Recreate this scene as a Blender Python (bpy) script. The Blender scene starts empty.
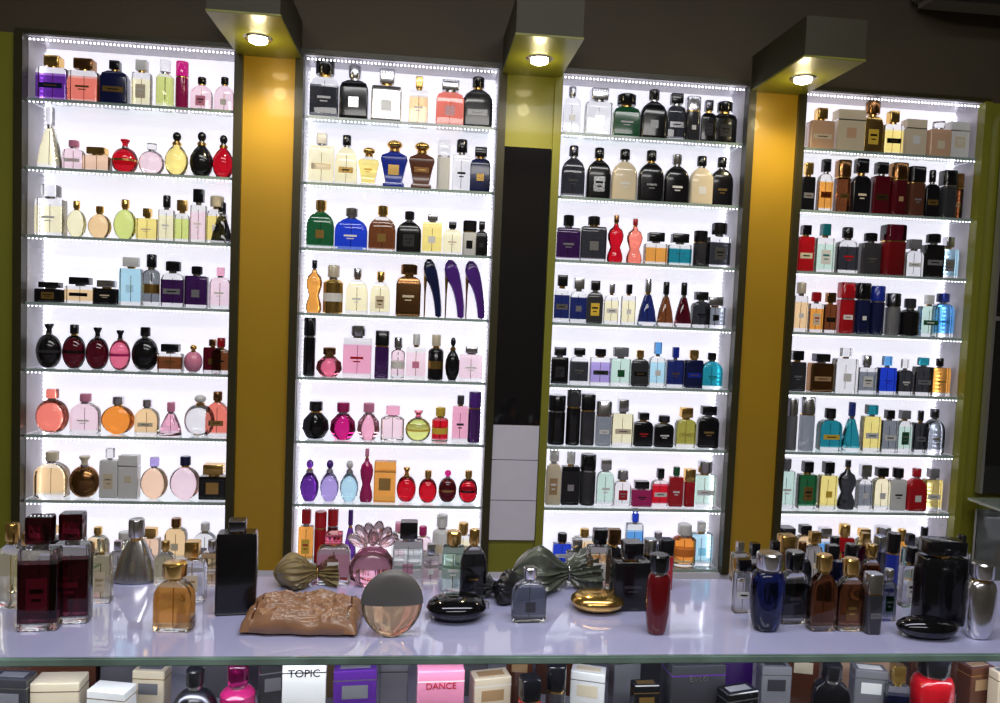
import bpy, bmesh, math, random
from mathutils import Vector, Matrix, noise
random.seed(7)
S = bpy.context.scene
try:
    S.view_settings.view_transform = 'Standard'
except Exception as e:
    print(e)

# ---------------------------------------------------------------- camera
H = 1.62      # eye height
D = 2.4       # distance of the eye from the shelf wall (wall front face is y = 0)
FP = 780.0
th, ph, ro = math.radians(5.8), math.radians(3.3), math.radians(2.35)
F = Vector((math.sin(th)*math.cos(ph), math.cos(th)*math.cos(ph), -math.sin(ph)))
R0 = Vector((math.cos(th), -math.sin(th), 0))
U0 = R0.cross(F)
R = R0*math.cos(ro) + U0*math.sin(ro)
U = U0*math.cos(ro) - R0*math.sin(ro)
EYE = Vector((0, -D, H))
cd = bpy.data.cameras.new('camera'); cam = bpy.data.objects.new('camera', cd)
S.collection.objects.link(cam); S.camera = cam
cd.sensor_width = 36; cd.lens = FP/1000*36; cd.clip_start = 0.05
M = Matrix((R, U, -F)).transposed().to_4x4(); M.translation = EYE
cam.matrix_world = M

def ray(px, py):
    return F + R*((px-500)/FP) + U*((351.5-py)/FP)
def at_z(px, py, z):
    d = ray(px, py); t = (z-H)/d.z
    return EYE + d*t, t
def at_y(px, py, y):
    d = ray(px, py); t = (y+D)/d.y
    return EYE + d*t, t

# ---------------------------------------------------------------- materials
def sock(b, n, v):
    if n in b.inputs: b.inputs[n].default_value = v
_m = {}
def mat(name, col, rough=.5, metal=0, trans=0, emis=0, ecol=None, coat=0, ior=1.45, var=0.0, scale=20, bump=0):
    if name in _m: return _m[name]
    m = bpy.data.materials.new(name); m.use_nodes = True
    nt = m.node_tree; b = nt.nodes['Principled BSDF']
    sock(b, 'Base Color', (*col, 1)); sock(b, 'Roughness', rough); sock(b, 'Metallic', metal)
    sock(b, 'Transmission Weight', trans); sock(b, 'IOR', ior); sock(b, 'Coat Weight', coat); sock(b, 'Coat Roughness', .05)
    if emis:
        sock(b, 'Emission Color', (*(ecol or col), 1)); sock(b, 'Emission Strength', emis)
    if var or bump:
        tc = nt.nodes.new('ShaderNodeTexCoord'); n = nt.nodes.new('ShaderNodeTexNoise')
        n.inputs['Scale'].default_value = scale; n.inputs['Detail'].default_value = 4
        nt.links.new(tc.outputs['Object'], n.inputs['Vector'])
        if var:
            r = nt.nodes.new('ShaderNodeValToRGB')
            r.color_ramp.elements[0].position = .3; r.color_ramp.elements[1].position = .7
            r.color_ramp.elements[0].color = (*[c*(1-var) for c in col], 1)
            r.color_ramp.elements[1].color = (*[min(1, c*(1+var)) for c in col], 1)
            nt.links.new(n.outputs['Fac'], r.inputs['Fac']); nt.links.new(r.outputs['Color'], b.inputs['Base Color'])
        if bump:
            bu = nt.nodes.new('ShaderNodeBump'); bu.inputs['Strength'].default_value = bump; bu.inputs['Distance'].default_value = .01
            nt.links.new(n.outputs['Fac'], bu.inputs['Height']); nt.links.new(bu.outputs['Normal'], b.inputs['Normal'])
    _m[name] = m
    return m

GL = dict(clear=(.84,.85,.84), yel=(.93,.80,.26), pale=(.92,.88,.58), lime=(.68,.78,.25), mint=(.6,.8,.68), pink=(.9,.45,.58), lpink=(.93,.74,.78),
 rose=(.75,.16,.25), mag=(.58,.015,.2), red=(.52,.006,.018), dred=(.05,.003,.007), coral=(.88,.24,.17), orange=(.9,.32,.05), amber=(.78,.36,.07),
 lamber=(.88,.64,.34), brown=(.14,.045,.015), blue=(.015,.05,.5), navy=(.012,.02,.10), purp=(.11,.025,.26), dpurp=(.03,.008,.05), teal=(.015,.22,.27),
 aqua=(.47,.75,.84), sky=(.12,.38,.75), green=(.012,.09,.03), smoke=(.2,.22,.24), dsmoke=(.03,.032,.036), peach=(.88,.63,.44), olive=(.34,.32,.06), lilac=(.42,.34,.68))
OP = dict(black=(.006,.006,.008), white=(.7,.7,.7), cream=(.66,.57,.42), grey=(.16,.16,.18), dgrey=(.035,.035,.042), tan=(.38,.24,.12), obrown=(.10,.035,.02),
 ored=(.42,.008,.015), odred=(.07,.003,.008), omag=(.42,.015,.13), opurp=(.08,.02,.22), onavy=(.008,.012,.06), oblue=(.012,.03,.32), oyel=(.7,.47,.06), oorange=(.65,.18,.025),
 opink=(.72,.25,.4), opeach=(.6,.38,.25), ogreen=(.012,.09,.035), oteal=(.012,.18,.2), cherry=(.14,.005,.009))
MT = dict(gold=(.75,.48,.15), silver=(.62,.62,.65), bronze=(.3,.15,.06), gun=(.10,.10,.115))
def M_(n):
    if n in GL: return mat('glass_'+n, GL[n], .015, trans=.96, ior=1.5)
    if n in MT: return mat('metal_'+n, MT[n], .2, metal=.95)
    return mat('lacquer_'+n, OP[n], .16, coat=.35)

PANEL = mat('backlit_acrylic', (.9,.88,.95), .5, emis=.84, ecol=(.90,.89,1.0), var=.03, scale=3)
LED = mat('led_bead', (1,1,1), .5, emis=5, ecol=(.92,.94,1))
SHELFG = mat('shelf_glass', (.9,.97,.95), .02, trans=1, ior=1.25)
SHELFE = mat('shelf_glass_edge', (.24,.31,.29), .15, coat=.5)
LIN = mat('niche_lining', (.5,.48,.54), .25, var=.05)
GOLDW = mat('gold_lacquer_panel', (.40,.235,.014), .4, metal=.15, coat=.2, var=.06, scale=4)
OLIVE = mat('olive_lacquer_panel', (.19,.19,.018), .4, coat=.2, var=.06, scale=4)
DTRIM = mat('dark_olive_trim', (.028,.024,.007), .4, coat=.1, var=.1)
SOFF = mat('brown_paint', (.055,.042,.023), .7, var=.1, scale=3)
CBOX = mat('canopy_dark_olive', (.030,.026,.010), .6, var=.1, scale=3)
CEIL = mat('ceiling_paint', (.12,.09,.06), .8, var=.08)
FLOOR = mat('floor_tile', (.28,.26,.25), .3, var=.15, scale=6)
WALLP = mat('wall_paint', (.13,.11,.07), .8, var=.08)
BLK = mat('black_mirror', (.006,.006,.008), .05, coat=1)
WHT = mat('white_laminate', (.62,.61,.72), .25, coat=.4, var=.02)
CTOP = mat('counter_lavender_glass', (.47,.48,.76), .05, coat=1, var=.04, scale=2, ior=1.6)
GEDGE = mat('green_glass_edge', (.22,.34,.30), .1, coat=1, var=.35, scale=9)

# ---------------------------------------------------------------- mesh tools
def ring(z, hw, hd, n, cx, cy):
    pts = []
    if n >= 5:
        r = min(hw, hd)*(.5 if n < 6 else .22)
        for q, (sx, sy) in enumerate(((1,1),(-1,1),(-1,-1),(1,-1))):
            for k in range(5):
                a = math.pi/2*(q + k/4)
                pts.append((cx+sx*(hw-r)+r*math.cos(a), cy+sy*(hd-r)+r*math.sin(a), z))
    else:
        for k in range(20):
            a = 2*math.pi*(k+.001)/20
            c, s = math.cos(a), math.sin(a)
            pts.append((cx+hw*math.copysign(abs(c)**(2/n), c), cy+hd*math.copysign(abs(s)**(2/n), s), z))
    return pts
def loft(bm, secs, slot, cx=0, cy=0, basez=None, baseslot=3, topz=None):
    rs = [[bm.verts.new(p) for p in ring(*s, cx, cy)] for s in secs]
    def f(vs, sl):
        try:
            fc = bm.faces.new(vs); fc.material_index = sl
        except ValueError: pass
    f(list(reversed(rs[0])), baseslot if basez else slot)
    for i in range(len(rs)-1):
        sl = baseslot if (basez and secs[i+1][0] <= basez+1e-6) else slot
        if topz and secs[i][0] >= topz-1e-6: sl = baseslot
        for k in range(20):
            f((rs[i][k], rs[i][(k+1) % 20], rs[i+1][(k+1) % 20], rs[i+1][k]), sl)
    f(rs[-1], baseslot if topz else slot)
def bx(bm, x0, x1, y0, y1, z0, z1, slot=0):
    v = [bm.verts.new(p) for p in ((x0,y0,z0),(x1,y0,z0),(x1,y1,z0),(x0,y1,z0),(x0,y0,z1),(x1,y0,z1),(x1,y1,z1),(x0,y1,z1))]
    for q in ((0,3,2,1),(4,5,6,7),(0,1,5,4),(1,2,6,5),(2,3,7,6),(3,0,4,7)):
        bm.faces.new([v[i] for i in q]).material_index = slot
def finish(bm, name, mats, loc=(0,0,0), rz=0, smooth=True, parent=None, rot=None):
    bmesh.ops.recalc_face_normals(bm, faces=bm.faces[:])
    me = bpy.data.meshes.new(name); bm.to_mesh(me); bm.free()
    for m in mats: me.materials.append(m)
    if smooth:
        for p in me.polygons: p.use_smooth = True
        me.set_sharp_from_angle(angle=math.radians(38))
    o = bpy.data.objects.new(name, me); S.collection.objects.link(o)
    o.location = loc; o.rotation_euler = rot or (0, 0, rz)
    if parent: o.parent = parent
    return o
def box(name, x0, x1, y0, y1, z0, z1, m, parent=None, bevel=0):
    bm = bmesh.new(); bx(bm, x0, x1, y0, y1, z0, z1)
    if bevel: bmesh.ops.bevel(bm, geom=bm.edges[:], offset=bevel, segments=2, affect='EDGES')
    return finish(bm, name, [m], smooth=False, parent=parent)
def empty(name, loc=(0,0,0)):
    e = bpy.data.objects.new(name, None); e.location = loc; S.collection.objects.link(e); return e

# ---------------------------------------------------------------- bottles
NAMES = dict(R='rectangular_perfume_bottle', C='cylindrical_perfume_bottle', K='tall_cologne_bottle', D='disc_perfume_bottle', S='round_perfume_bottle',
 E='egg_shaped_perfume_bottle', T='tapered_perfume_bottle', V='urn_perfume_bottle', A='arched_perfume_bottle', B='bust_shaped_perfume_bottle',
 G='faceted_perfume_bottle', H='stiletto_shoe_perfume_bottle', X='perfume_carton', L='low_square_perfume_bottle', U='barrel_perfume_bottle')
def bottle(shape, w, h, body, cap, label=None, loc=(0,0,0), rz=None, capw=None, name=None, cf=None, sq=False):
    bm = bmesh.new(); hw = w/2
    d = max(.016, min(.5*w, .05)); hd = d/2
    lst = random.random(); lv = random.random()
    def prof(ps, hb, n, hdf=None, base=True):
        secs = []
        for t, k in ps:
            secs.append((t*hb, hw*k, (hd*(.35+.65*k) if hdf is None else hdf*k), n))
        g = body in GL
        tz = None
        if g and base and lv < .5 and n != 2.6:
            tz = ps[-3][0]*hb
        loft(bm, secs, 0, basez=(ps[2][0]*hb if base and g else None), topz=tz)
    def neckcap(hb, cw, kind):
        ch = h-hb; nw = min(cw*.75, hd*.8)
        loft(bm, [(hb-.001, nw, nw, 2), (hb+ch*.18, nw, nw, 2)], 4)
        z0 = hb+ch*.16
        if kind == 'box':
            cdp = min(cw, hd*.95)
            loft(bm, [(z0, cw*.96, cdp*.96, 8), (z0+ch*.05, cw, cdp, 8), (h-ch*.06, cw, cdp, 8), (h, cw*.93, cdp*.93, 8)], 1)
        elif kind == 'cyl':
            loft(bm, [(z0, cw*.95, cw*.95, 2), (z0+ch*.06, cw, cw, 2), (h-ch*.08, cw, cw, 2), (h, cw*.85, cw*.85, 2)], 1)
        elif kind == 'ball':
            c = (h-z0)/2; L = []
            for k in range(8):
                a = math.pi*(k+.35)/7.7
                L.append((z0+c-c*math.cos(a), cw*math.sin(a), cw*math.sin(a), 2))
            loft(bm, L, 1)
        elif kind == 'flare':
            loft(bm, [(z0, cw*.6, cw*.6, 2), (z0+ch*.3, cw*.55, cw*.55, 2), (h-ch*.12, cw, cw, 2), (h, cw*.9, cw*.9, 2)], 1)
    def lab(z0, z1, lw, y=None):
        if not label: return
        yy = -hd if y is None else y
        zm = (z0+z1)/2; hh = z1-z0
        if lst < .3:      # printed text lines only
            bx(bm, -lw*.8, lw*.8, yy-.0006, yy+.0004, zm+hh*.05, zm+hh*.2, 2)
            bx(bm, -lw*.45, lw*.45, yy-.0006, yy+.0004, zm-hh*.15, zm-hh*.07, 2)
        elif lst < .55:   # small square label
            s = min(lw*.6, hh*.4)
            bx(bm, -s, s, yy-.0006, yy+.0004, zm-s, zm+s, 2)
        elif lst < .8:    # horizontal band
            bx(bm, -lw*1.3, lw*1.3, yy-.0006, yy+.0004, zm-hh*.18, zm+hh*.22, 2)
            bx(bm, -lw*.7, lw*.7, yy-.0009, yy-.0005, zm-hh*.02, zm+hh*.06, 1)
        else:
            bx(bm, -lw*.9, lw*.9, yy-.0006, yy+.0004, z0, z1, 2)
            bx(bm, -lw*.6, lw*.6, yy-.0009, yy-.0005, z0+hh*.55, z0+hh*.68, 1)
            bx(bm, -lw*.4, lw*.4, yy-.0009, yy-.0005, z0+hh*.3, z0+hh*.38, 1)
    cyl_cw = capw*hw if capw else None
    if shape == 'R':
        hb = h*(cf or random.uniform(.68, .77)); cwr = random.uniform(.36, .72)
        a1 = random.random() < .6
        prof([(0,.93),(.02,1),(.1,1),(.82,1),(.98,.97),(1,.88)] if a1 or sq else [(0,.9),(.03,1),(.12,1),(.8,1),(.93,.86),(1,.5)], hb, 8)
        a2 = random.random() < .6
        neckcap(hb, cyl_cw or hw*cwr, 'box' if a2 or sq else 'cyl'); lab(hb*.25, hb*.65, hw*.58)
    elif shape == 'L':
        hb = h*.66
        prof([(0,.95),(.03,1),(.15,1),(.8,1),(.95,1),(1,.92)], hb, 8)
        neckcap(hb, cyl_cw or hw*.72, 'box'); lab(hb*.25, hb*.75, hw*.5)
    elif shape == 'C':
        hd = min(hw, .03); hb = h*.7
        prof([(0,.9),(.03,1),(.12,1),(.9,1),(.97,.8),(1,.6)], hb, 2, hd)
        neckcap(hb, cyl_cw or hw*.6, 'cyl')
        if label: loft(bm, [(hb*.35, hw*1.01, hd*1.01, 2), (hb*.6, hw*1.01, hd*1.01, 2)], 2)
    elif shape == 'K':
        hb = h*.66; hd = min(hw*.95, .028)
        n = 5 if random.random() < .6 else 2
        loft(bm, [(0,hw*.94,hd*.94,n),(.02*h,hw,hd,n),(hb,hw,hd,n)], 0)
        loft(bm, [(hb,hw*.9,hd*.9,n),(hb+.03*h,hw*.9,hd*.9,n)], 4)
        loft(bm, [(hb+.03*h,hw*.99,hd*.99,n),(h*.98,hw*.99,hd*.99,n),(h,hw*.9,hd*.9,n)], 1)
        if n == 5: lab(hb*.3, hb*.65, hw*.5)
    elif shape == 'U':
        hb = h*.76; hd = hw*.8
        prof([(0,.62),(.03,.72),(.12,.82),(.35,.96),(.6,1),(.85,.97),(.96,.86),(1,.7)], hb, 2.4, hd, base=False)
        neckcap(hb, cyl_cw or hw*.72, 'cyl')
    elif shape in 'DS':
        hb = h*(.76 if shape == 'D' else .76); L = []
        sd = hd if shape == 'D' else min(hw*.85, .032)
        for k in range(13):
            a = math.pi*(.1+.9*k/12)
            s = max(math.sin(a), .22)
            L.append(((math.cos(math.pi*.1)-math.cos(a))/(1+math.cos(math.pi*.1))*hb, hw*s**(.8 if shape == 'S' else 1), sd*(s if shape == 'S' else s**.4), 2))
        loft(bm, L, 0)
        neckcap(hb-.001, cyl_cw or hw*(.34 if shape == 'D' else .38), random.choice(['cyl','ball','flare']) if shape == 'S' else 'cyl')
        if label and lst < .6: loft(bm, [(hb*.46, hw*1.0, sd*1.02, 2), (hb*.54, hw*1.0, sd*1.02, 2)], 2)
    elif shape == 'E':
        hb = h*.74
        prof([(0,.5),(.04,.6),(.2,.88),(.42,1),(.62,.95),(.8,.68),(.93,.33),(1,.28)], hb, 2, min(hw*.85,.03), base=False)
        neckcap(hb, cyl_cw or hw*.38, 'ball')
        if label: loft(bm, [(hb*.94, hw*.4, hw*.4, 2), (hb*1.02, hw*.4, hw*.4, 2)], 2)
    elif shape == 'T':
        hb = h*.66
        prof([(0,.92),(.03,1),(.12,.98),(.5,.8),(.85,.5),(1,.34)], hb, 2.6, min(hw*.8,.028))
        neckcap(hb, cyl_cw or hw*.36, 'cyl')
    elif shape == 'V':
        hb = h*.76
        prof([(0,.72),(.05,.8),(.12,.78),(.18,.62),(.55,.84),(.78,1),(.88,.92),(.95,.5),(1,.3)], hb, 6)
        neckcap(hb, cyl_cw or hw*.6, 'ball'); lab(hb*.35, hb*.7, hw*.45, -hd*.9)
    elif shape == 'A':
        hb = h*.76
        prof([(0,.9),(.03,1),(.1,1),(.6,1),(.75,.95),(.87,.78),(.95,.52),(1,.3)], hb, 5)
        neckcap(hb, cyl_cw or hw*.4, 'cyl'); lab(hb*.2, hb*.58, hw*.5)
    elif shape == 'B':
        hb = h*.82
        prof([(0,.8),(.08,.95),(.2,.9),(.4,.58),(.6,.9),(.72,.95),(.85,.75),(.92,.35),(1,.25)], hb, 2, hw*.7, base=False)
        neckcap(hb, hw*.3, 'cyl')
    elif shape == 'G':
        hb = h*.7
        prof([(0,.55),(.08,.7),(.35,1),(.7,.92),(1,.4)], hb, 1.35, hw*.8, base=False)
        neckcap(hb, cyl_cw or hw*.5, 'cyl')
    elif shape == 'H':
        P = [(.88,0),(1,.02),(1,.14),(.95,.3),(.88,.48),(.8,.64),(.7,.8),(.55,.93),(.36,1),(.16,1),(.03,.93),(0,.83),(.05,.73),(.18,.64),(.33,.54),(.46,.42),(.56,.28),(.63,.14),(.70,.02)]
        rows = []
        for yy, s in ((-.015,.86),(-.008,1),(.008,1),(.015,.86)):
            rows.append([bm.verts.new((((x-.5)*s+(1-s)*.08)*w, yy, (z*s+(1-s)*(.55 if z > .1 else 0))*h)) for x, z in P])
        n = len(P)
        bm.faces.new(rows[0]); bm.faces.new(list(reversed(rows[-1])))
        for i in range(3):
            for k in range(n):
                bm.faces.new((rows[i][k], rows[i+1][k], rows[i+1][(k+1) % n], rows[i][(k+1) % n]))
        loft(bm, [(0, .0022, .0022, 2), (h*.4, .0028, .0028, 2), (h*.8, .007, .007, 2)], 1, cx=-.38*w)
    elif shape == 'X':
        bx(bm, -hw, hw, -hd, hd, 0, h, 0)
        bmesh.ops.bevel(bm, geom=bm.edges[:], offset=.0012, segments=1, affect='EDGES')
        bx(bm, -hw*1.005, hw*1.005, -hd*1.01, hd*1.01, h*.74, h*.77, 4)
        lab(h*.3, h*.6, hw*.6)
    if body in GL and shape in 'RTACL' and h > .05:
        loft(bm, [(h*.07, .0009, .0009, 2), (h*.62, .0009, .0009, 2)], 4)
    mats = [M_(body), M_(cap), M_(label or 'white'), M_('clear'), M_('gold' if cap in ('gold','bronze','oyel') or random.random() < .3 else 'silver')]
    return finish(bm, name or NAMES[shape], mats, loc, random.uniform(-.06, .06) if rz is None else rz)

# ---------------------------------------------------------------- room shell
ZC = 3.0
box('floor', -2.2, 3.0, -3.6, .3, -.05, 0, FLOOR)
box('ceiling', -2.2, 3.0, -3.6, .3, ZC, ZC+.05, CEIL)
box('wall_left', -2.25, -2.2, -3.6, .3, 0, ZC, WALLP)
box('wall_right', 3.0, 3.05, -3.6, .3, 0, ZC, WALLP)
box('wall_rear', -2.2, 3.0, -3.65, -3.6, 0, ZC, WALLP)
NI = [(-1.157,-.568),(-.374,.209),(.400,.9915),(1.177,1.781)]
ZR = [H+.545-.1957*i for i in range(8)]
ZT = H+.722; ZB = ZR[7]-.01; DP = .135
box('wall_back', -2.2, 3.0, DP+.005, .3, 0, ZC, WALLP)
box('wall_soffit', -2.2, 3.0, 0, DP+.004, ZT, ZC, SOFF)
box('wall_base', -2.2, 3.0, 0, DP+.004, 0, ZB, WHT)
edges = [-2.2]+[v for n in NI for v in n]+[3.0]
cm = [OLIVE, GOLDW, OLIVE, GOLDW, OLIVE]
for i in range(5):
    box('wall_column_%d' % (i+1), edges[2*i], edges[2*i+1], 0, DP+.004, ZB, ZT, cm[i])
t = 0
for i, (a, b) in enumerate(NI):
    for s, x0, x1 in ((-1, a-.022, a+.002), (1, b-.002, b+.022)):
        t += 1
        box('trim_%d' % t, x0, x1, -.014, .02, ZB, ZT, OLIVE if (i, s) in ((2,-1),(3,1)) else DTRIM)
    t += 1
    box('trim_%d' % t, a-.022, b+.022, -.008, .0, ZT-.001, ZT+.012, DTRIM)

# ---------------------------------------------------------------- niches
PX = [((25,-.6),(235,-.9)), ((303,-1.5),(497,-1.9)), ((562,-2.8),(747,-3.1)), ((803,-3.1),(985,-4.8))]
for i, (a, b) in enumerate(NI):
    e = empty('lit_display_niche', ((a+b)/2, 0, ZB))
    def P(o):
        o.parent = e; o.matrix_parent_inverse = Matrix.Translation(-e.location); return o
    P(box('backlit_panel', a+.002, b-.002, DP-.008, DP+.002, ZB, ZT, PANEL))
    P(box('lining_left', a, a+.003, .02, DP-.008, ZB, ZT, LIN))
    P(box('lining_right', b-.003, b, .02, DP-.008, ZB, ZT, LIN))
    P(box('lining_top', a+.003, b-.003, 0, DP-.008, ZT-.003, ZT, LIN))
    bm = bmesh.new()
    for r in range(8):
        z = ZR[r]
        bx(bm, a+.004, b-.004, .012, DP-.009, z-.008, z, 0)
        bx(bm, a+.004, b-.004, .008, .012, z-.008, z, 1)
    P(finish(bm, 'glass_shelves', [SHELFG, SHELFE], smooth=False))
    bm = bmesh.new()
    for z in [ZT-.012]+[z-.0115 for z in ZR[:-1]]:
        n = 52
        for k in range(n):
            x = a+.012+(b-a-.024)*k/(n-1)
            s = .0021 if z > ZT-.02 else .0014
            bx(bm, x-s, x+s, .006, .009, z-s, z+s, 0)
    n = 120
    for k in range(n):
        z = ZB+.02+(ZT-ZB-.04)*k/(n-1)
        for x in (a+.006, b-.006):
            bx(bm, x-.0016, x+.0016, DP-.014, DP-.009, z-.002, z+.002, 0)
    P(finish(bm, 'led_strips', [LED], smooth=False))

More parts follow.
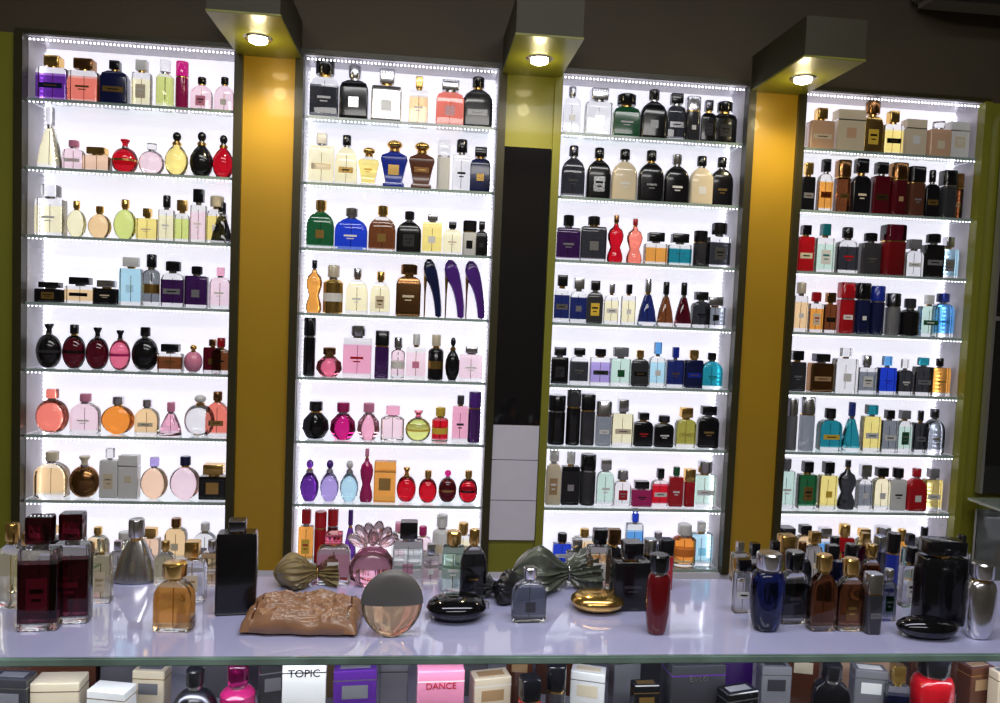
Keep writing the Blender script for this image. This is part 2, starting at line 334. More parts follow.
# rows: (x, width, height, shape, body, cap, label)
ROWS = {
(0,0):[(45,31,44,'R','purp','gold','onavy'),(79,29,43,'R','coral','bronze','gold'),(111,27,44,'R','onavy','black','gold'),(140,19,46,'R','pale','white','cream'),(163,18,48,'C','lime','clear',None),(180,13,48,'K','omag','mag',None),(200,22,34,'A','lpink','black','opink'),(223,20,36,'A','lpink','black','white')],
(0,1):[(41,24,62,'T','pale','clear',None),(66,20,30,'R','lpink','opink','white'),(93,26,24,'L','peach','gold',None),(121,26,34,'S','red','red','gold'),(149,26,32,'S','lpink','clear','silver'),(175,24,44,'E','yel','black','gold'),(198,24,46,'E','black','black','gold'),(222,22,44,'E','red','black','gold')],
(0,2):[(43,28,50,'R','pale','clear','white'),(66,20,36,'D','pale','gold',None),(84,24,32,'D','lamber','gold',None),(106,24,40,'D','lime','gold',None),(128,21,32,'R','yel','gold','cream'),(150,16,46,'R','pale','black','white'),(165,15,42,'R','lime','gold',None),(182,16,54,'R','lpink','black','white'),(201,20,48,'R','yel','cream','white'),(222,22,42,'T','dsmoke','black',None)],
(0,3):[(44,28,20,'L','black','black','gold'),(75,28,26,'L','lamber','black','black'),(103,24,24,'L','black','silver','cream'),(129,22,48,'R','aqua','white','clear'),(150,17,52,'C','smoke','black','gold'),(172,23,46,'R','dpurp','black','grey'),(196,23,42,'R','dpurp','black','grey'),(220,21,42,'R','lpink','pink','white')],
(0,4):[(38,25,44,'S','black','black','dgrey'),(62,23,44,'S','dred','black','black'),(83,23,42,'S','dred','black','black'),(104,21,40,'S','rose','black','omag'),(127,27,44,'S','black','black','gold'),(154,25,28,'L','brown','black','gold'),(178,19,28,'S','opink','gold','gold'),(198,18,34,'R','dred','bronze','gold'),(217,18,36,'R','brown','ored','black')],
(0,5):[(41,33,44,'S','coral','coral','opink'),(72,29,40,'A','lpink','opink','white'),(104,35,38,'D','orange','silver',None),(134,24,36,'A','lamber','silver','cream'),(158,23,34,'T','pink','opink','white'),(185,33,42,'S','clear','white',None),(214,24,46,'A','coral','bronze','gold')],
(0,6):[(41,33,46,'A','lamber','cream',None),(72,30,42,'S','bronze','cream','black'),(99,19,50,'R','white','clear','cream'),(118,20,44,'X','white','white','cream'),(147,29,42,'D','peach','lilac',None),(178,33,44,'D','lpink','onavy',None),(210,29,36,'L','black','gold','gold')],
(0,7):[(40,26,34,'R','pink','gold','white'),(68,24,38,'R','clear','silver','white'),(96,22,34,'A','lamber','gold','cream'),(124,22,30,'C','pale','white',None),(150,20,34,'R','peach','gold','white'),(176,22,44,'R','lamber','bronze','cream'),(206,24,40,'A','clear','white','silver')],
(1,0):[(319,28,56,'R','dsmoke','black','grey'),(351,28,52,'R','black','silver','silver'),(383,30,50,'R','silver','silver','white'),(415,19,46,'R','lamber','gold','cream'),(446,28,44,'R','coral','silver','ored'),(479,31,50,'A','dgrey','black','grey')],
(1,1):[(318,25,48,'R','pale','white','cream'),(343,22,48,'A','pale','black','gold'),(364,21,38,'V','yel','gold','oyel'),(391,27,46,'V','oblue','gold','gold'),(418,26,46,'V','obrown','gold','bronze'),(440,13,48,'K','white','clear',None),(458,18,50,'R','clear','black','black'),(481,21,44,'R','onavy','black','gold')],
(1,2):[(314,27,46,'A','green','gold','gold'),(344,32,40,'A','blue','silver','white'),(375,27,44,'A','brown','gold','gold'),(401,25,40,'A','black','gun','dgrey'),(425,20,40,'R','yel','silver','white'),(447,19,32,'R','pale','black','cream'),(467,14,34,'K','white','black','black'),(483,13,34,'R','black','black','dgrey')],
(1,3):[(310,17,50,'B','amber','black','gold'),(331,20,46,'C','gold','cream','white'),(355,22,44,'A','pale','silver','white'),(378,20,42,'A','pale','gold','cream'),(406,25,50,'R','bronze','bronze','cream'),(430,20,58,'H','onavy','gold',None),(452,22,58,'H','opurp','gold',None),(474,22,58,'H','opurp','gold',None)],
(1,4):[(306,12,58,'K','black','black','rose'),(326,26,28,'G','rose','bronze',None),(355,28,50,'R','pink','silver','ored'),(380,14,46,'K','dpurp','black',None),(396,14,40,'C','lpink','silver','white'),(414,20,44,'R','lpink','white','opink'),(434,16,44,'C','black','cream','gold'),(451,15,42,'E','black','black','gold'),(473,24,34,'R','lpink','silver','white')],
(1,5):[(311,27,36,'G','black','black',None),(337,26,36,'G','mag','omag',None),(362,23,36,'G','pink','opink',None),(388,24,34,'C','lpink','pink',None),(414,26,30,'S','lime','rose','oyel'),(439,17,34,'C','red','oyel','oyel'),(459,16,46,'R','pink','dgrey','dgrey'),(476,13,50,'K','dpurp','opurp','lilac')],
(1,6):[(304,19,40,'E','purp','purp','silver'),(325,19,40,'E','lilac','opurp','silver'),(345,19,40,'E','aqua','white','silver'),(364,14,52,'B','omag','opink',None),(383,22,40,'X','amber','gold','gold'),(405,20,34,'S','red','gold','gold'),(427,19,32,'S','red','gold','opurp'),(447,19,32,'S','dred','mag','gold'),(470,20,32,'S','red','gold','black')],
(1,7):[(302,15,52,'R','amber','ored','oyel'),(317,12,50,'K','ored','ored','white'),(330,11,52,'K','odred','ored',None),(349,14,52,'T','purp','opurp',None),(400,20,40,'R','clear','opink','white'),(422,18,36,'R','lpink','omag','white'),(441,19,48,'C','white','white','cream'),(463,20,40,'R','pale','gold','cream')],
(2,0):[(570,17,44,'R','clear','silver','white'),(596,26,44,'R','clear','silver','silver'),(622,26,40,'R','ogreen','black','dgrey'),(649,26,46,'A','black','black','dgrey'),(671,18,44,'R','dsmoke','black','silver'),(688,14,42,'K','dgrey','silver','white'),(705,15,40,'R','black','gun','dgrey'),(725,23,40,'R','black','black','dgrey')],
(2,1):[(571,23,48,'A','dsmoke','gun','dgrey'),(596,24,48,'A','black','black','silver'),(621,25,48,'A','cream','black','white'),(647,25,48,'A','black','black','silver'),(673,25,46,'A','black','silver','white'),(698,24,46,'A','cream','black','white'),(723,23,46,'A','black','black','gold')],
(2,2):[(565,23,42,'R','dpurp','black','grey'),(590,25,42,'R','dsmoke','gun','silver'),(613,17,44,'B','red','bronze',None),(632,17,42,'B','coral','ored',None),(653,22,30,'L','amber','black',None),(677,23,30,'L','teal','black','aqua'),(698,14,34,'K','dgrey','black','grey'),(718,22,42,'R','dsmoke','gun','silver')],
(2,3):[(560,15,44,'R','navy','black','silver'),(575,16,42,'R','navy','silver','grey'),(592,16,40,'R','dgrey','black','oyel'),(609,14,38,'R','pale','silver','white'),(626,14,38,'R','pale','black','white'),(645,19,44,'T','navy','silver',None),(662,17,42,'T','brown','black',None),(679,17,42,'T','dred','black',None),(698,18,34,'R','dsmoke','gun','black'),(717,20,30,'L','smoke','silver','black')],
(2,4):[(558,17,34,'R','black','gun','dgrey'),(577,18,34,'R','dsmoke','black','silver'),(598,20,34,'R','lilac','black','dgrey'),(618,20,36,'R','mint','grey','ogreen'),(637,17,34,'R','dgrey','gold','black'),(655,16,42,'R','aqua','sky','white'),(673,17,38,'R','navy','oblue','gold'),(690,18,36,'R','onavy','gold','oblue'),(711,22,34,'A','teal','black','oteal')],
(2,5):[(554,17,46,'K','black','black','grey'),(570,14,54,'K','black','dgrey','silver'),(585,14,48,'K','dgrey','black',None),(601,15,42,'K','smoke','silver','white'),(620,21,44,'R','pale','silver','cream'),(641,19,32,'R','black','black','ored'),(662,19,30,'R','black','gun','white'),(684,20,38,'R','olive','gold','pale'),(707,21,40,'R','black','black','gold')],
(2,6):[(549,15,56,'R','cream','white','tan'),(568,18,50,'R','black','white','silver'),(584,16,48,'K','dgrey','black','white'),(600,17,44,'R','mint','silver','white'),(617,17,34,'R','clear','silver','ored'),(638,20,24,'L','omag','black','black'),(658,17,36,'R','red','black','white'),(674,14,38,'R','ored','ogreen','white'),(688,11,36,'K','ored','gold',None),(708,22,44,'R','mint','silver','white')],
(2,7):[(560,18,30,'R','blue','black','white'),(582,20,34,'R','lamber','gold','cream'),(604,20,34,'R','amber','black','gold'),(632,17,52,'R','sky','blue','oblue'),(656,16,32,'R','navy','silver','grey'),(683,24,40,'C','orange','white','oorange'),(707,22,42,'R','aqua','white','aqua')],
(3,0):[(817,24,38,'R','opeach','gold','cream'),(845,27,38,'X','cream','tan','opeach'),(868,19,48,'R','gold','bronze','oyel'),(889,19,40,'R','yel','gold','black'),(911,21,34,'X','cream','white','white'),(936,22,34,'R','opeach','clear','cream'),(960,20,34,'X','white','white','cream')],
(3,1):[(805,13,44,'R','black','gold','grey'),(822,14,48,'R','amber','black','brown'),(839,13,48,'K','brown','bronze','gold'),(857,18,50,'R','black','black','cream'),(877,17,48,'R','odred','black','bronze'),(894,15,48,'K','odred','bronze','tan'),(911,17,46,'K','obrown','black','grey'),(929,14,44,'R','black','black','gold'),(945,14,44,'K','dgrey','black',None),(960,13,42,'K','brown','bronze','tan')],
(3,2):[(803,16,42,'R','ored','black','cream'),(822,18,44,'R','mint','oteal','white'),(844,20,42,'R','dsmoke','black','ored'),(867,19,38,'R','dgrey','black','silver'),(889,21,46,'K','cherry','dred',None),(911,17,34,'R','clear','grey','white'),(930,20,40,'R','black','black','grey'),(952,18,38,'R','aqua','silver','grey')],
(3,3):[(799,13,44,'R','lamber','cream','white'),(814,13,36,'R','amber','ored','cream'),(828,12,36,'R','brown','bronze','black'),(843,14,46,'K','ored','ored','white'),(859,13,46,'K','onavy','black','white'),(874,14,44,'K','onavy','oblue','silver'),(890,14,38,'K','grey','gun','black'),(907,18,34,'C','black','dgrey',None),(926,18,38,'R','mint','white','ogreen'),(946,20,40,'R','sky','navy','aqua')],
(3,4):[(796,16,36,'R','dgrey','black','grey'),(819,22,34,'R','bronze','gun','tan'),(843,22,40,'R','clear','clear','white'),(864,18,34,'R','smoke','silver','white'),(884,17,34,'R','blue','sky','lilac'),(902,15,32,'R','dsmoke','clear','white'),(920,17,34,'R','dsmoke','teal','grey'),(940,19,34,'R','amber','black','gold')],
(3,5):[(791,11,46,'K','grey','silver',None),(806,14,48,'K','smoke','silver','white'),(828,21,38,'R','teal','black','oyel'),(849,18,44,'T','teal','navy',None),(868,17,42,'R','yel','teal','white'),(885,16,38,'R','smoke','black','white'),(901,14,38,'R','mint','grey','ogreen'),(917,14,38,'R','dsmoke','gun','grey'),(937,20,40,'A','smoke','gun','silver')],
(3,6):[(786,16,44,'R','mint','grey','white'),(806,17,42,'R','green','black','gold'),(826,17,42,'R','yel','black','oyel'),(845,18,44,'B','dsmoke','gun',None),(862,14,40,'R','smoke','silver','white'),(878,16,38,'R','pale','black','white'),(894,15,38,'R','white','black','dgrey'),(912,20,38,'A','ored','ored','white'),(932,17,38,'R','yel','grey','white')],
(3,7):[(786,15,34,'K','black','gun','grey'),(804,17,36,'R','lamber','black','gold'),(823,17,34,'R','sky','silver','white'),(842,17,38,'R','ored','gold','black'),(861,15,34,'R','olive','gold','white'),(879,15,36,'K','onavy','silver','white'),(898,17,34,'R','amber','gold','cream'),(920,16,36,'R','dsmoke','black','silver')],
}
for (i, r), items in ROWS.items():
    (l0, ls), (r0, rs) = PX[i]
    xl = l0+ls*(r+1); xr = r0+rs*(r+1); a, b = NI[i]
    k = (b-a)/(xr-xl); prev = a+.012
    for (x, w, h, sh, bo, ca, la) in items:
        wm = w*k*1.04; hm = min(h*k*1.06, .180)
        yb = .055+random.uniform(-.006, .006)
        X = (a+(x-xl)*k)*(1+yb/D)
        X = max(X, prev+wm/2+.0008); X = min(X, b-.012-wm/2)
        prev = X+wm/2
        bottle(sh, wm*.97, hm, bo, ca, la, (X, yb, ZR[r]+.0002), rz=random.uniform(-.04, .04))

# ---------------------------------------------------------------- light canopies over the columns
for (x0, x1, m) in ((-.563,-.379,GOLDW),(.214,.395,OLIVE),(.997,1.172,GOLDW)):
    e = empty('canopy_downlight', ((x0+x1)/2, -.16, H+.703))
    zc = H+.703; xc = (x0+x1)/2
    def P(o):
        o.parent = e; o.matrix_parent_inverse = Matrix.Translation(-e.location); return o
    P(box('canopy_plate', x0, x1, -.35, -.0005, zc, zc+.006, OLIVE, bevel=.001))
    P(box('canopy_box', x0+.002, x1-.002, -.348, -.0005, zc+.006, zc+.11, CBOX))
    bm = bmesh.new(); loft(bm, [(zc-.004, .036, .036, 2), (zc+.001, .04, .04, 2)], 0, xc, -.17)
    P(finish(bm, 'lamp_rim', [M_('silver')]))
    bm = bmesh.new(); loft(bm, [(zc-.016, .012, .012, 2), (zc-.011, .024, .024, 2), (zc-.003, .026, .026, 2)], 0, xc, -.17)
    P(finish(bm, 'lamp_lens', [mat('lamp_lens', (1,.95,.8), .3, emis=16, ecol=(1,.85,.55))]))
    ld = bpy.data.lights.new('downlight', 'SPOT'); ld.energy = 8.5 if m is GOLDW else 6; ld.color = (1,.82,.5); ld.spot_size = math.radians(150); ld.spot_blend = .9; ld.shadow_soft_size = .02
    lo = bpy.data.objects.new('downlight', ld); S.collection.objects.link(lo); P(lo); lo.location = (xc, -.17, zc-.04)
    lp = bpy.data.lights.new('underside_fill', 'POINT'); lp.energy = .45; lp.color = (1,.85,.45); lp.shadow_soft_size = .02  # extra point light added below the lens to brighten the canopy underside
    lq = bpy.data.objects.new('underside_fill', lp); S.collection.objects.link(lq); P(lq); lq.location = (xc, -.17, zc-.06)

# column between the middle niches: dark mirror and white drawers
box('dark_mirror_panel', .231, .376, -.008, 0, H-.365, H+.487, BLK)
e = empty('white_drawer_stack', (.3, 0, H-.7))
for z0, z1 in ((-.475,-.367),(-.603,-.477),(-.73,-.605)):
    o = box('drawer_front', .231, .376, -.010, 0, H+z0, H+z1, WHT, bevel=.001); o.parent = e; o.matrix_parent_inverse = Matrix.Translation(-e.location)

# air conditioner high on the right
e = empty('air_conditioner', (1.95, -.1, H+.98))
def P(o):
    o.parent = e; o.matrix_parent_inverse = Matrix.Translation(-e.location); return o
P(box('ac_body', 1.5, 2.3, -.2, -.001, H+.99, H+1.22, mat('ac_plastic', (.16,.14,.11), .5), bevel=.02))
P(box('ac_vent', 1.55, 2.25, -.205, -.12, H+.982, H+1.0, mat('ac_vent', (.04,.04,.04), .5)))

# glass partition and side display case on the right
e = empty('glass_partition', (2.2, -.02, 0))
ALU = mat('alu_frame', (.45,.45,.45), .3, metal=.8)
P(box('partition_glass', 1.855, 2.9, -.028, -.018, H-.55, ZT-.05, BLK))
P(box('partition_post', 1.845, 1.855, -.034, -.012, H-.55, ZT-.05, ALU))
P(box('partition_rail', 1.855, 2.9, -.034, -.012, H+.02, H+.034, ALU))
P(box('partition_rail_upper', 1.855, 2.9, -.034, -.012, ZT-.05, ZT-.035, ALU))
e = empty('side_display_case', (2.2, -.3, 0))
P(box('case_base', 1.83, 2.7, -.55, -.04, 0, H-.95, WHT))
P(box('case_back', 1.83, 2.7, -.05, -.04, H-.95, H-.6, mat('case_back', (.3,.3,.33), .3)))
P(box('case_glass_top', 1.80, 2.7, -.57, -.04, H-.57, H-.562, mat('case_top_glass', (.35,.42,.40), .08, coat=1)))
P(box('case_side_glass', 1.83, 1.836, -.55, -.05, H-.95, H-.57, SHELFG))

# ---------------------------------------------------------------- front counter
ZK = H-.55
e = empty('glass_display_counter', (0, -1.05, 0))
YF, YB = -1.21, -.855
P(box('counter_top', -1.6, 1.75, YF+.006, YB, ZK-.012, ZK, CTOP))
P(box('counter_glass_edge', -1.6, 1.75, YF, YF+.006, ZK-.013, ZK, GEDGE, bevel=.002))
P(box('front_glass', -1.6, 1.75, YF+.012, YF+.016, .50, ZK-.013, mat('vitrine_glass', (.97,1,.99), 0, trans=1, ior=1.05)))
ZV = ZK-.19
P(box('vitrine_shelf', -1.6, 1.75, YF+.02, YB-.012, ZV-.01, ZV, WHT))
P(box('vitrine_back', -1.6, 1.75, YB-.012, YB, .5, ZK-.013, WHT))
P(box('vitrine_base', -1.6, 1.75, YF+.012, YB, 0, .5, WHT))
for x in (-1.6, 1.74): P(box('counter_side', x, x+.01, YF+.017, YB-.012, .5, ZK-.013, WHT))
P(box('vitrine_led_strip', -1.55, 1.7, YF+.018, YF+.024, ZK-.018, ZK-.0135, mat('vitrine_led', (1,1,1), .5, emis=2, ecol=(.9,.93,1))))

def on_counter(px, py, w, h, sh, bo, ca, la=None, **kw):
    p, t = at_z(px, py, ZK)
    k = t/FP
    return bottle(sh, w*k, h*k, bo, ca, la, (p.x, p.y, ZK+.0003), **kw)
CT = [
(12,606,32,84,'A','pale','gold',None),(40,628,37,114,'R','dred','dred','odred'),(72,621,34,110,'R','dred','dred','odred'),
(101,602,20,64,'R','pale','pale','cream'),(136,580,42,62,'T','silver','silver',None),
(174,629,38,68,'A','amber','gold',None),(192,600,26,60,'R','clear','gold','cream'),(236,612,39,94,'R','black','gun',None),
(212,585,20,46,'R','lamber','silver','white'),(165,584,20,44,'A','pale','gold',None),(118,580,18,40,'R','clear','silver','white'),
(333,582,32,50,'R','pink','rose','white'),(407,588,30,68,'R','clear','black','pink'),
(452,592,22,62,'R','mint','gold','white'),(472,598,26,70,'A','dsmoke','gold','black'),
(597,590,24,62,'R','peach','black','white'),(629,608,38,68,'R','black','black','dgrey'),(656,633,24,80,'U','cherry','black',None),
(612,586,18,58,'R','dsmoke','bronze','black'),(664,588,14,50,'K','ored','black',None),(648,584,14,46,'K','black','silver',None),
(741,612,18,54,'R','clear','black','white'),(765,629,34,78,'U','navy','silver',None),(791,622,26,72,'R','dsmoke','black','dgrey'),
(820,629,28,76,'A','brown','gold',None),(847,629,28,72,'A','brown','gold','bronze'),(870,632,16,60,'K','dgrey','silver','grey'),
(868,603,20,60,'A','brown','gold',None),(886,620,15,52,'R','smoke','silver','green'),(890,594,13,62,'K','oblue','black',None),
(908,606,20,60,'R','clear','black','white'),(937,622,44,84,'R','black','black',None),(977,637,30,76,'U','silver','silver',None),
(752,594,18,52,'R','dsmoke','black','cream'),(772,594,18,54,'R','olive','black','gold'),(799,597,20,56,'A','dsmoke','bronze','gold'),(829,600,20,56,'R','navy','black','grey'),
(848,597,17,54,'R','lamber','black','gold'),(958,590,16,56,'R','dsmoke','gun','grey'),(784,582,16,48,'K','obrown','gold','gold'),(812,581,16,50,'R','clear','gold','cream'),
(832,580,14,44,'R','amber','black','gold'),(862,580,16,48,'R','dred','gold','cream'),(877,581,12,46,'K','gun','silver',None),(907,581,14,48,'R','mint','gun','grey'),(738,581,16,40,'R','lamber','silver','cream'),
(88,584,18,42,'R','amber','gold','white'),(26,590,22,58,'A','pale','gold',None),(56,588,18,50,'R','dsmoke','black',None),
(575,582,20,44,'R','clear','silver','white'),(430,583,16,40,'R','lpink','silver','white'),
]
for c in CT:
    x, y, w, h, sh, bo, ca, la = c
    kw = {}
    if x == 236: kw = dict(capw=.42, rz=.12, cf=.87, sq=True)
    if x in (40, 72): kw = dict(capw=.64, rz=.08, cf=.72, sq=True)
    if x == 174: kw = dict(capw=.62)
    if x == 656: kw = dict(capw=.8)
    if x == 629: kw = dict(capw=.5, cf=.72, sq=True)
    if x == 937: kw = dict(capw=.9, cf=.8, sq=True, rz=-.08)
    if x in (820, 847, 868): kw = dict(capw=.55)
    on_counter(x, y, w, h, sh, bo, ca, la, **kw)

# lying pebble shaped flasks
BG = mat('black_chrome', (.05,.05,.06), .08, metal=.9)
def pebble(px, py, w, dpt, h, m, name, rz=0, m2=None):
    p, t = at_z(px, py, ZK); k = t/FP; W = w*k/2; Dp = dpt*k/2; Hh = h*k
    bm = bmesh.new(); L = []
    for i in range(9):
        a = math.pi*(i+.5)/9
        L.append((Hh*(math.cos(math.pi/18)-math.cos(a))/(2*math.cos(math.pi/18)), W*math.sin(a)**.8, Dp*math.sin(a)**.8, 2.2))
    loft(bm, L, 0)
    loft(bm, [(Hh*.35, W*.12, W*.12, 2), (Hh*.65, W*.12, W*.12, 2)], 1, cx=W*1.0)
    return finish(bm, name, [m, m2 or M_('silver')], (p.x, p.y, ZK+.0003), rz)
pebble(456, 617, 60, 50, 22, BG, 'pebble_perfume_flask', .1)
pebble(597, 609, 54, 44, 18, M_('gold'), 'round_compact')
pebble(926, 637, 60, 30, 20, BG, 'pebble_perfume_flask', -.1)

# drawstring pouches: a lathe of cloth with folds that deepen towards the gathered neck, lying on one side
def gathered(px, py, ln, dia, m, name, seed, rz=0, flat=.62, folds=9, deep=.32, cord=None):
    p, t = at_z(px, py, ZK); k = t/FP; L_ = ln*k; Rr = dia*k/2
    bm = bmesh.new(); NS, NR = 96, 56; off = Vector((seed*2.3, seed, 0)); rows = []
    for j in range(NR+1):
        u = j/NR
        # profile: closed bottom, full body, tight neck, flared frill
        if u < .7:
            rr = math.sin(min(1, u/.32)*math.pi/2)**.7 if u < .32 else 1-.72*((u-.32)/.38)**2*(3-2*(u-.32)/.38)
        else:
            rr = .28+.62*((u-.7)/.3)**.8
        gather = min(1, abs(u-.02)*1.6)
        row = []
        for i in range(NS):
            a = 2*math.pi*i/NS
            q = Vector((math.cos(a), math.sin(a), u*2.0))
            wob = noise.noise(q*1.1+off)
            fl = math.sin(folds*a+wob*4+u*1.5)
            fl = (1-abs(fl))**1.3*2-1
            r = rr*(1+deep*gather*fl*.5+.20*wob+.07*noise.noise(q*3+off))
            x = (u-.45)*L_+.06*L_*noise.noise(q*1.4+off*2)
            y = math.cos(a)*Rr*r
            z = math.sin(a)*Rr*r*flat
            sag = -Rr*.25*flat*max(0, (u-.45))
            row.append((x, y, z+sag))
        rows.append(row)
    base = -Rr*flat*.72
    vr = [[bm.verts.new((x, y, max(z, base)-base)) for x, y, z in row] for row in rows]
    for j in range(NR):
        for i in range(NS):
            bm.faces.new((vr[j][i], vr[j][(i+1) % NS], vr[j+1][(i+1) % NS], vr[j+1][i]))
    bm.faces.new(list(reversed(vr[0])))
    # inside of the frill: the cloth turns inward
    c = sum((v.co for v in vr[NR]), Vector())/NS
    inner = [bm.verts.new(c+(v.co-c)*.45+Vector((-.14*L_, 0, 0))) for v in vr[NR]]
    for i in range(NS):
        bm.faces.new((vr[NR][i], vr[NR][(i+1) % NS], inner[(i+1) % NS], inner[i]))
    bm.faces.new(inner)
    # cord at the neck
    j = int(.69*NR); cc = sum((v.co for v in vr[j]), Vector())/NS; mr = max((v.co-cc).length for v in vr[j])
    Mx = Matrix.Translation(cc) @ Matrix.Rotation(math.pi/2, 4, 'Y')
    ns = 24; tor = []
    for a_ in range(ns):
        A = 2*math.pi*a_/ns
        tor.append([bm.verts.new(Mx @ Vector(((mr*.95+.0012*math.cos(B))*math.cos(A)*flat*1.1, (mr*.95+.0012*math.cos(B))*math.sin(A), .0012*math.sin(B)))) for B in [2*math.pi*b_/6 for b_ in range(6)]])
    for a_ in range(ns):
        for b_ in range(6):
            f = bm.faces.new((tor[a_][b_], tor[(a_+1) % ns][b_], tor[(a_+1) % ns][(b_+1) % 6], tor[a_][(b_+1) % 6])); f.material_index = 1
    zmin = min(v.co.z for v in bm.verts)
    for v in bm.verts: v.co.z -= zmin
    o = finish(bm, name, [m, M_(cord or 'gold')], (p.x, p.y, ZK+.0003), rz)
    o.data.set_sharp_from_angle(angle=math.radians(80))
    return o
SAT = mat('brown_satin', (.30,.155,.085), .32, coat=.35, bump=.06, scale=30, var=.15)
OLC = mat('olive_satin_cloth', (.20,.15,.065), .42, coat=.15, bump=.05, scale=40, var=.15)
GRC = mat('grey_green_satin', (.085,.10,.08), .3, coat=.3, bump=.05, scale=20, var=.3)
BVE = mat('black_satin', (.014,.014,.017), .35, coat=.3)
gathered(302, 584, 60, 46, OLC, 'folded_cloth_pouch', 5, .25, flat=.75)
gathered(548, 588, 84, 58, GRC, 'crumpled_gift_pouch', 8, .12, flat=.85, folds=8, deep=.4, cord='silver')
gathered(502, 600, 42, 36, BVE, 'velvet_pouch', 11, 2.6, flat=.95, cord='dgrey')

# flat satin bag with a pillow body, long creases, stitched hem and crinkled cellophane
p, t_ = at_z(305, 622, ZK); k = t_/FP; W = 56*k; Dp = 36*k; Hh = 27*k
bm = bmesh.new(); NX, NY = 110, 56
def edge_f(u, n): return max(0.0, 1-abs(u)**n)
top = []; bot = []
for i in range(NX+1):
    u = -1+2*i/NX; ct = []; cb = []
    for j in range(NY+1):
        v = -1+2*j/NY
        h0 = (edge_f(u, 6)*edge_f(v, 4))**.45
        q = Vector((u*1.6, v*1.2, 3.3))
        wv = noise.noise(q*1.2)
        cr = (1-abs(noise.noise(Vector((u*1.5+v*1.1+wv, v*4.2-u*.8, 7.1)))))**5
        cr2 = (1-abs(noise.noise(Vector((u*4-v*2, v*5+u*2+wv, 1.7)))))**6
        zt = Hh*(h0*(.62+.22*wv)+.16*h0*cr+.09*h0*cr2)
        ex = W*u*(1+.04*noise.noise(Vector((v*2.5, 0, 9)))); ey = Dp*v*(1+.07*noise.noise(Vector((u*3, 5, 0))))
        ct.append(bm.verts.new((ex, ey, Hh*.12+zt)))
        edge = i in (0, NX) or j in (0, NY)
        cb.append(ct[-1] if edge else bm.verts.new((ex*.97, ey*.95, Hh*.12*(1-min(1, h0*1.6)))))
    top.append(ct); bot.append(cb)
for i in range(NX):
    for j in range(NY):
        bm.faces.new((top[i][j], top[i+1][j], top[i+1][j+1], top[i][j+1]))
        vs = [bot[i][j], bot[i][j+1], bot[i+1][j+1], bot[i+1][j]]
        try: bm.faces.new(vs)
        except ValueError: pass
# stitched hem near the right end and an inner label following the surface
for (u0, u1, v0, v1, sl) in ((.80,.83,-.8,.8,1),(-.80,-.775,-.8,.8,1)):
    i0 = int((u0+1)/2*NX); i1 = max(i0+2, int((u1+1)/2*NX)); j0 = int((v0+1)/2*NY); j1 = int((v1+1)/2*NY)
    g = [[bm.verts.new(top[i][j].co+Vector((0, 0, .0008))) for j in range(j0, j1+1)] for i in range(i0, i1+1)]
    for a_ in range(len(g)-1):
        for b_ in range(len(g[0])-1):
            bm.faces.new((g[a_][b_], g[a_+1][b_], g[a_+1][b_+1], g[a_][b_+1])).material_index = sl
bm.verts.ensure_lookup_table()
zmin = min(v.co.z for v in bm.verts)
for v in bm.verts: v.co.z -= zmin
o = finish(bm, 'wrapped_satin_pouch', [SAT, M_('obrown')], (p.x, p.y, ZK+.0003), -.06)
o.data.set_sharp_from_angle(angle=math.radians(70))
on_counter(528, 620, 34, 54, 'A', 'smoke', 'silver', 'dgrey')

# half-moon metal and amber flask
p, t_ = at_z(391, 636, ZK); k = t_/FP; r = 30*k
bm = bmesh.new(); L = []
for i in range(17):
    a = math.pi*(i+.8)/17.6
    L.append((r*1.12*(math.cos(math.pi*.8/17.6)-math.cos(a)), r*math.sin(a), .012*math.sin(a)**.4, 2))
loft(bm, L[:9], 0); loft(bm, [(L[8][0], L[8][1]*1.04, .014, 2)]+[(z, w*1.04, d_*1.15, n) for z, w, d_, n in L[9:]], 1)
finish(bm, 'half_moon_perfume_flask', [M_('lamber'), mat('matte_grey_dome', (.17,.165,.165), .4, metal=.3)], (p.x, p.y, ZK+.0003), .05)

# crystal petal bottle
p, t_ = at_z(372, 584, ZK); k = t_/FP; w = 46*k; h = 72*k
e2 = empty('crystal_petal_perfume_bottle', (p.x, p.y, ZK+.0003))
bm = bmesh.new()
loft(bm, [(0,w*.3,w*.22,2),(.08*h,w*.48,w*.3,2),(.3*h,w*.5,w*.3,2),(.48*h,w*.3,w*.2,2),(.52*h,w*.15,w*.12,2)], 0)
o = finish(bm, 'pink_body', [M_('pink')]); o.parent = e2
bm = bmesh.new()
for j, (ang, ln) in enumerate(((-60,.5),(-35,.52),(-12,.5),(12,.52),(35,.5),(60,.48),(0,.4))):
    a = math.radians(ang)
    Mx = Matrix.Translation((math.sin(a)*h*ln*.5, (j % 2)*.006-.003-(j == 6)*.008, .5*h+math.cos(a)*h*ln*.45)) @ Matrix.Rotation(a, 4, 'Y') @ Matrix.Diagonal((w*.13, .006, h*ln*.5*.62, 1))
    bmesh.ops.create_uvsphere(bm, u_segments=14, v_segments=10, radius=1, matrix=Mx)
o = finish(bm, 'petal_stopper', [M_('lpink')]); o.parent = e2

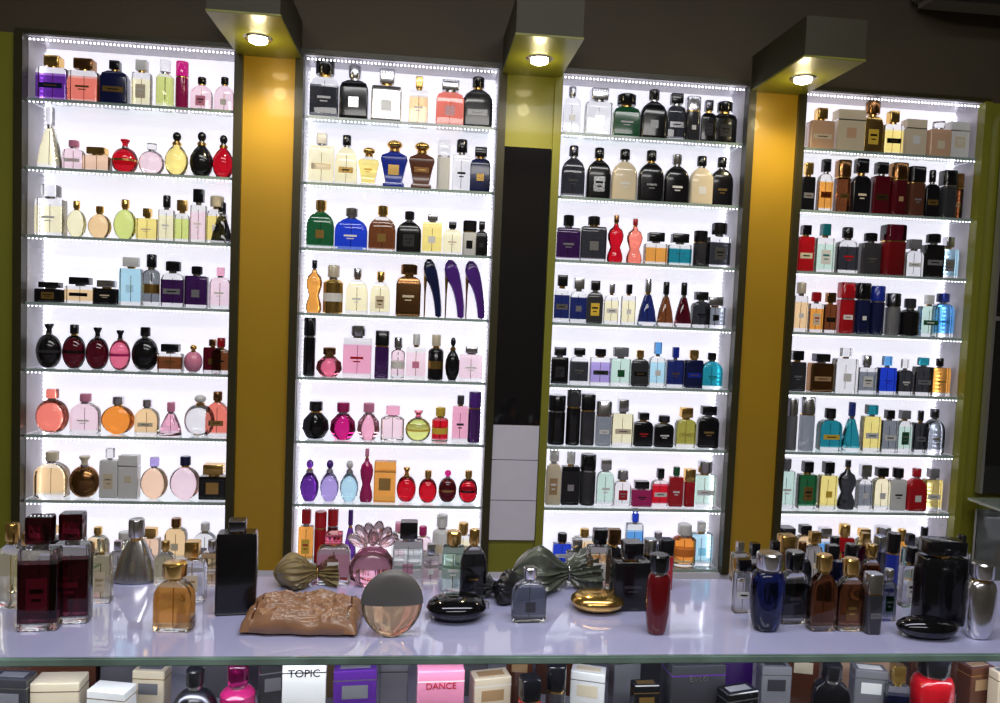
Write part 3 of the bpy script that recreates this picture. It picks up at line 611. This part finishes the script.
# ---------------------------------------------------------------- vitrine contents
def in_case(px, yd, w, h, sh, bo, ca, la=None, rz=0, name=None, dpt=None):
    y = YF+yd
    p, t = at_y(px, 685, y); k = t/FP
    if sh == 'X':
        W = w*k/2; Dp = (dpt or w*.7)*k/2; hh = h
        bm = bmesh.new(); bx(bm, -W, W, -Dp, Dp, 0, hh, 0)
        bmesh.ops.bevel(bm, geom=bm.edges[:], offset=.0015, segments=1, affect='EDGES')
        bx(bm, -W*1.003, W*1.003, -Dp*1.003, Dp*1.003, hh*.86, hh*.875, 1)
        if la: bx(bm, -W*.6, W*.6, -Dp-.0008, -Dp+.0005, hh*.62, hh*.8, 2)
        if la: bx(bm, -W*.7, W*.7, -Dp*.5, Dp*.5, hh-.0003, hh+.0006, 2)
        return finish(bm, name or 'perfume_carton', [M_(bo), M_(ca), M_(la or 'white')], (p.x, y, ZV+.0003), rz, smooth=False)
    return bottle(sh, w*k, h, bo, ca, la, (p.x, y, ZV+.0003), rz=rz, name=name)
VC = [(14,.10,36,.118,'X','dgrey','silver','grey'),(60,.11,46,.108,'X','cream','obrown',None),(66,.24,60,.10,'X','obrown','gold',None),(112,.09,40,.102,'X','white','gold',None),
(152,.15,32,.105,'X','cream','gold','grey'),(195,.09,46,.132,'S','gun','black','black'),(238,.10,34,.135,'C','omag','mag','odred'),(272,.13,26,.125,'X','dgrey','grey','grey'),
(305,.10,42,.146,'X','white','silver',None),(355,.11,42,.125,'X','opurp','silver','grey'),(394,.16,28,.11,'X','grey','gun',None),(440,.09,46,.134,'X','opink','white',None),
(490,.12,38,.105,'X','cream','white','tan'),(519,.20,26,.12,'X','obrown','gold','tan'),(530,.08,20,.118,'K','ored','black',None),(556,.09,20,.135,'K','dgrey','black',None),
(588,.12,34,.112,'X','white','silver','cream'),(624,.17,28,.12,'X','grey','silver',None),(645,.09,26,.102,'X','black','gold','gold'),(692,.11,56,.134,'X','dgrey','opurp',None),
(738,.07,36,.100,'X','black','silver','grey'),(773,.13,30,.115,'X','grey','silver','dgrey'),(800,.19,30,.12,'X','obrown','gold','cream'),(831,.09,34,.135,'R','black','black','silver'),
(868,.12,32,.112,'X','grey','silver','white'),(897,.09,22,.13,'R','navy','gold','oblue'),(932,.10,44,.14,'U','ored','black',None),(975,.13,30,.112,'X','obrown','gold','tan'),(1003,.1,24,.115,'X','cream','silver','grey'),
(460,.27,50,.13,'X','grey','white','tan'),(330,.27,50,.12,'X','tan','gold','cream'),(230,.27,50,.12,'X','grey','white','white'),(560,.27,50,.12,'X','obrown','gold','tan'),(850,.27,60,.12,'X','opeach','gold','white'),(720,.27,56,.13,'X','opurp','silver','grey'),(20,.27,50,.13,'X','obrown','gold','white'),(130,.27,50,.12,'X','grey','silver','white'),(640,.27,50,.12,'X','dgrey','gold','tan'),(930,.27,50,.12,'X','obrown','gold','tan')]
objs = {}
for x, yd, w, h, sh, bo, ca, la in VC:
    objs[(x)] = in_case(x, yd, w, h, sh, bo, ca, la, rz=random.uniform(-.3, .3) if x not in (305,440,692) else .05, dpt=w*.55)
for x, txt, col, z in ((305,'TOPIC','black',.128),(440,'DANCE','ored',.112),(692,'BVLG','silver',.114)):
    o = objs[x]; c = bpy.data.curves.new('printed_word', 'FONT'); c.body = txt; c.size = .018 if x == 305 else .015; c.align_x = 'CENTER'; c.extrude = .0002
    tx = bpy.data.objects.new('printed_word', c); S.collection.objects.link(tx); tx.parent = o
    dmin = min(v.co.y for v in o.data.vertices)
    tx.location = (0, dmin-.0006, z-.008); tx.rotation_euler = (math.pi/2, 0, 0); c.materials.append(M_(col))

# ---------------------------------------------------------------- lights
def area(name, loc, rot, sx, sy, en, col):
    l = bpy.data.lights.new(name, 'AREA'); l.shape = 'RECTANGLE'; l.size = sx; l.size_y = sy; l.energy = en; l.color = col
    o = bpy.data.objects.new(name, l); S.collection.objects.link(o); o.location = loc; o.rotation_euler = rot; return o
area('fill_light_front', (0.2, -1.5, ZC-.02), (0,0,0), 2.6, .3, 32, (.97,.96,.95))  # added fill light, no fixture seen; brightens bottle fronts and counter
area('fill_light_rear', (0.2, -3.0, ZC-.02), (math.radians(25),0,0), 2.6, .5, 38, (1,.97,.94))  # second added fill, out of view, tilted towards the shelf wall
area('vitrine_lamp', (0.1, YF+.036, ZK-.02), (math.radians(20),0,0), 3.2, .02, 3.2, (.92,.94,1))
w = bpy.data.worlds.new('world'); S.world = w; w.use_nodes = True
w.node_tree.nodes['Background'].inputs[0].default_value = (.5,.5,.55,1); w.node_tree.nodes['Background'].inputs[1].default_value = .15
print('OBJECTS', len(bpy.data.objects))
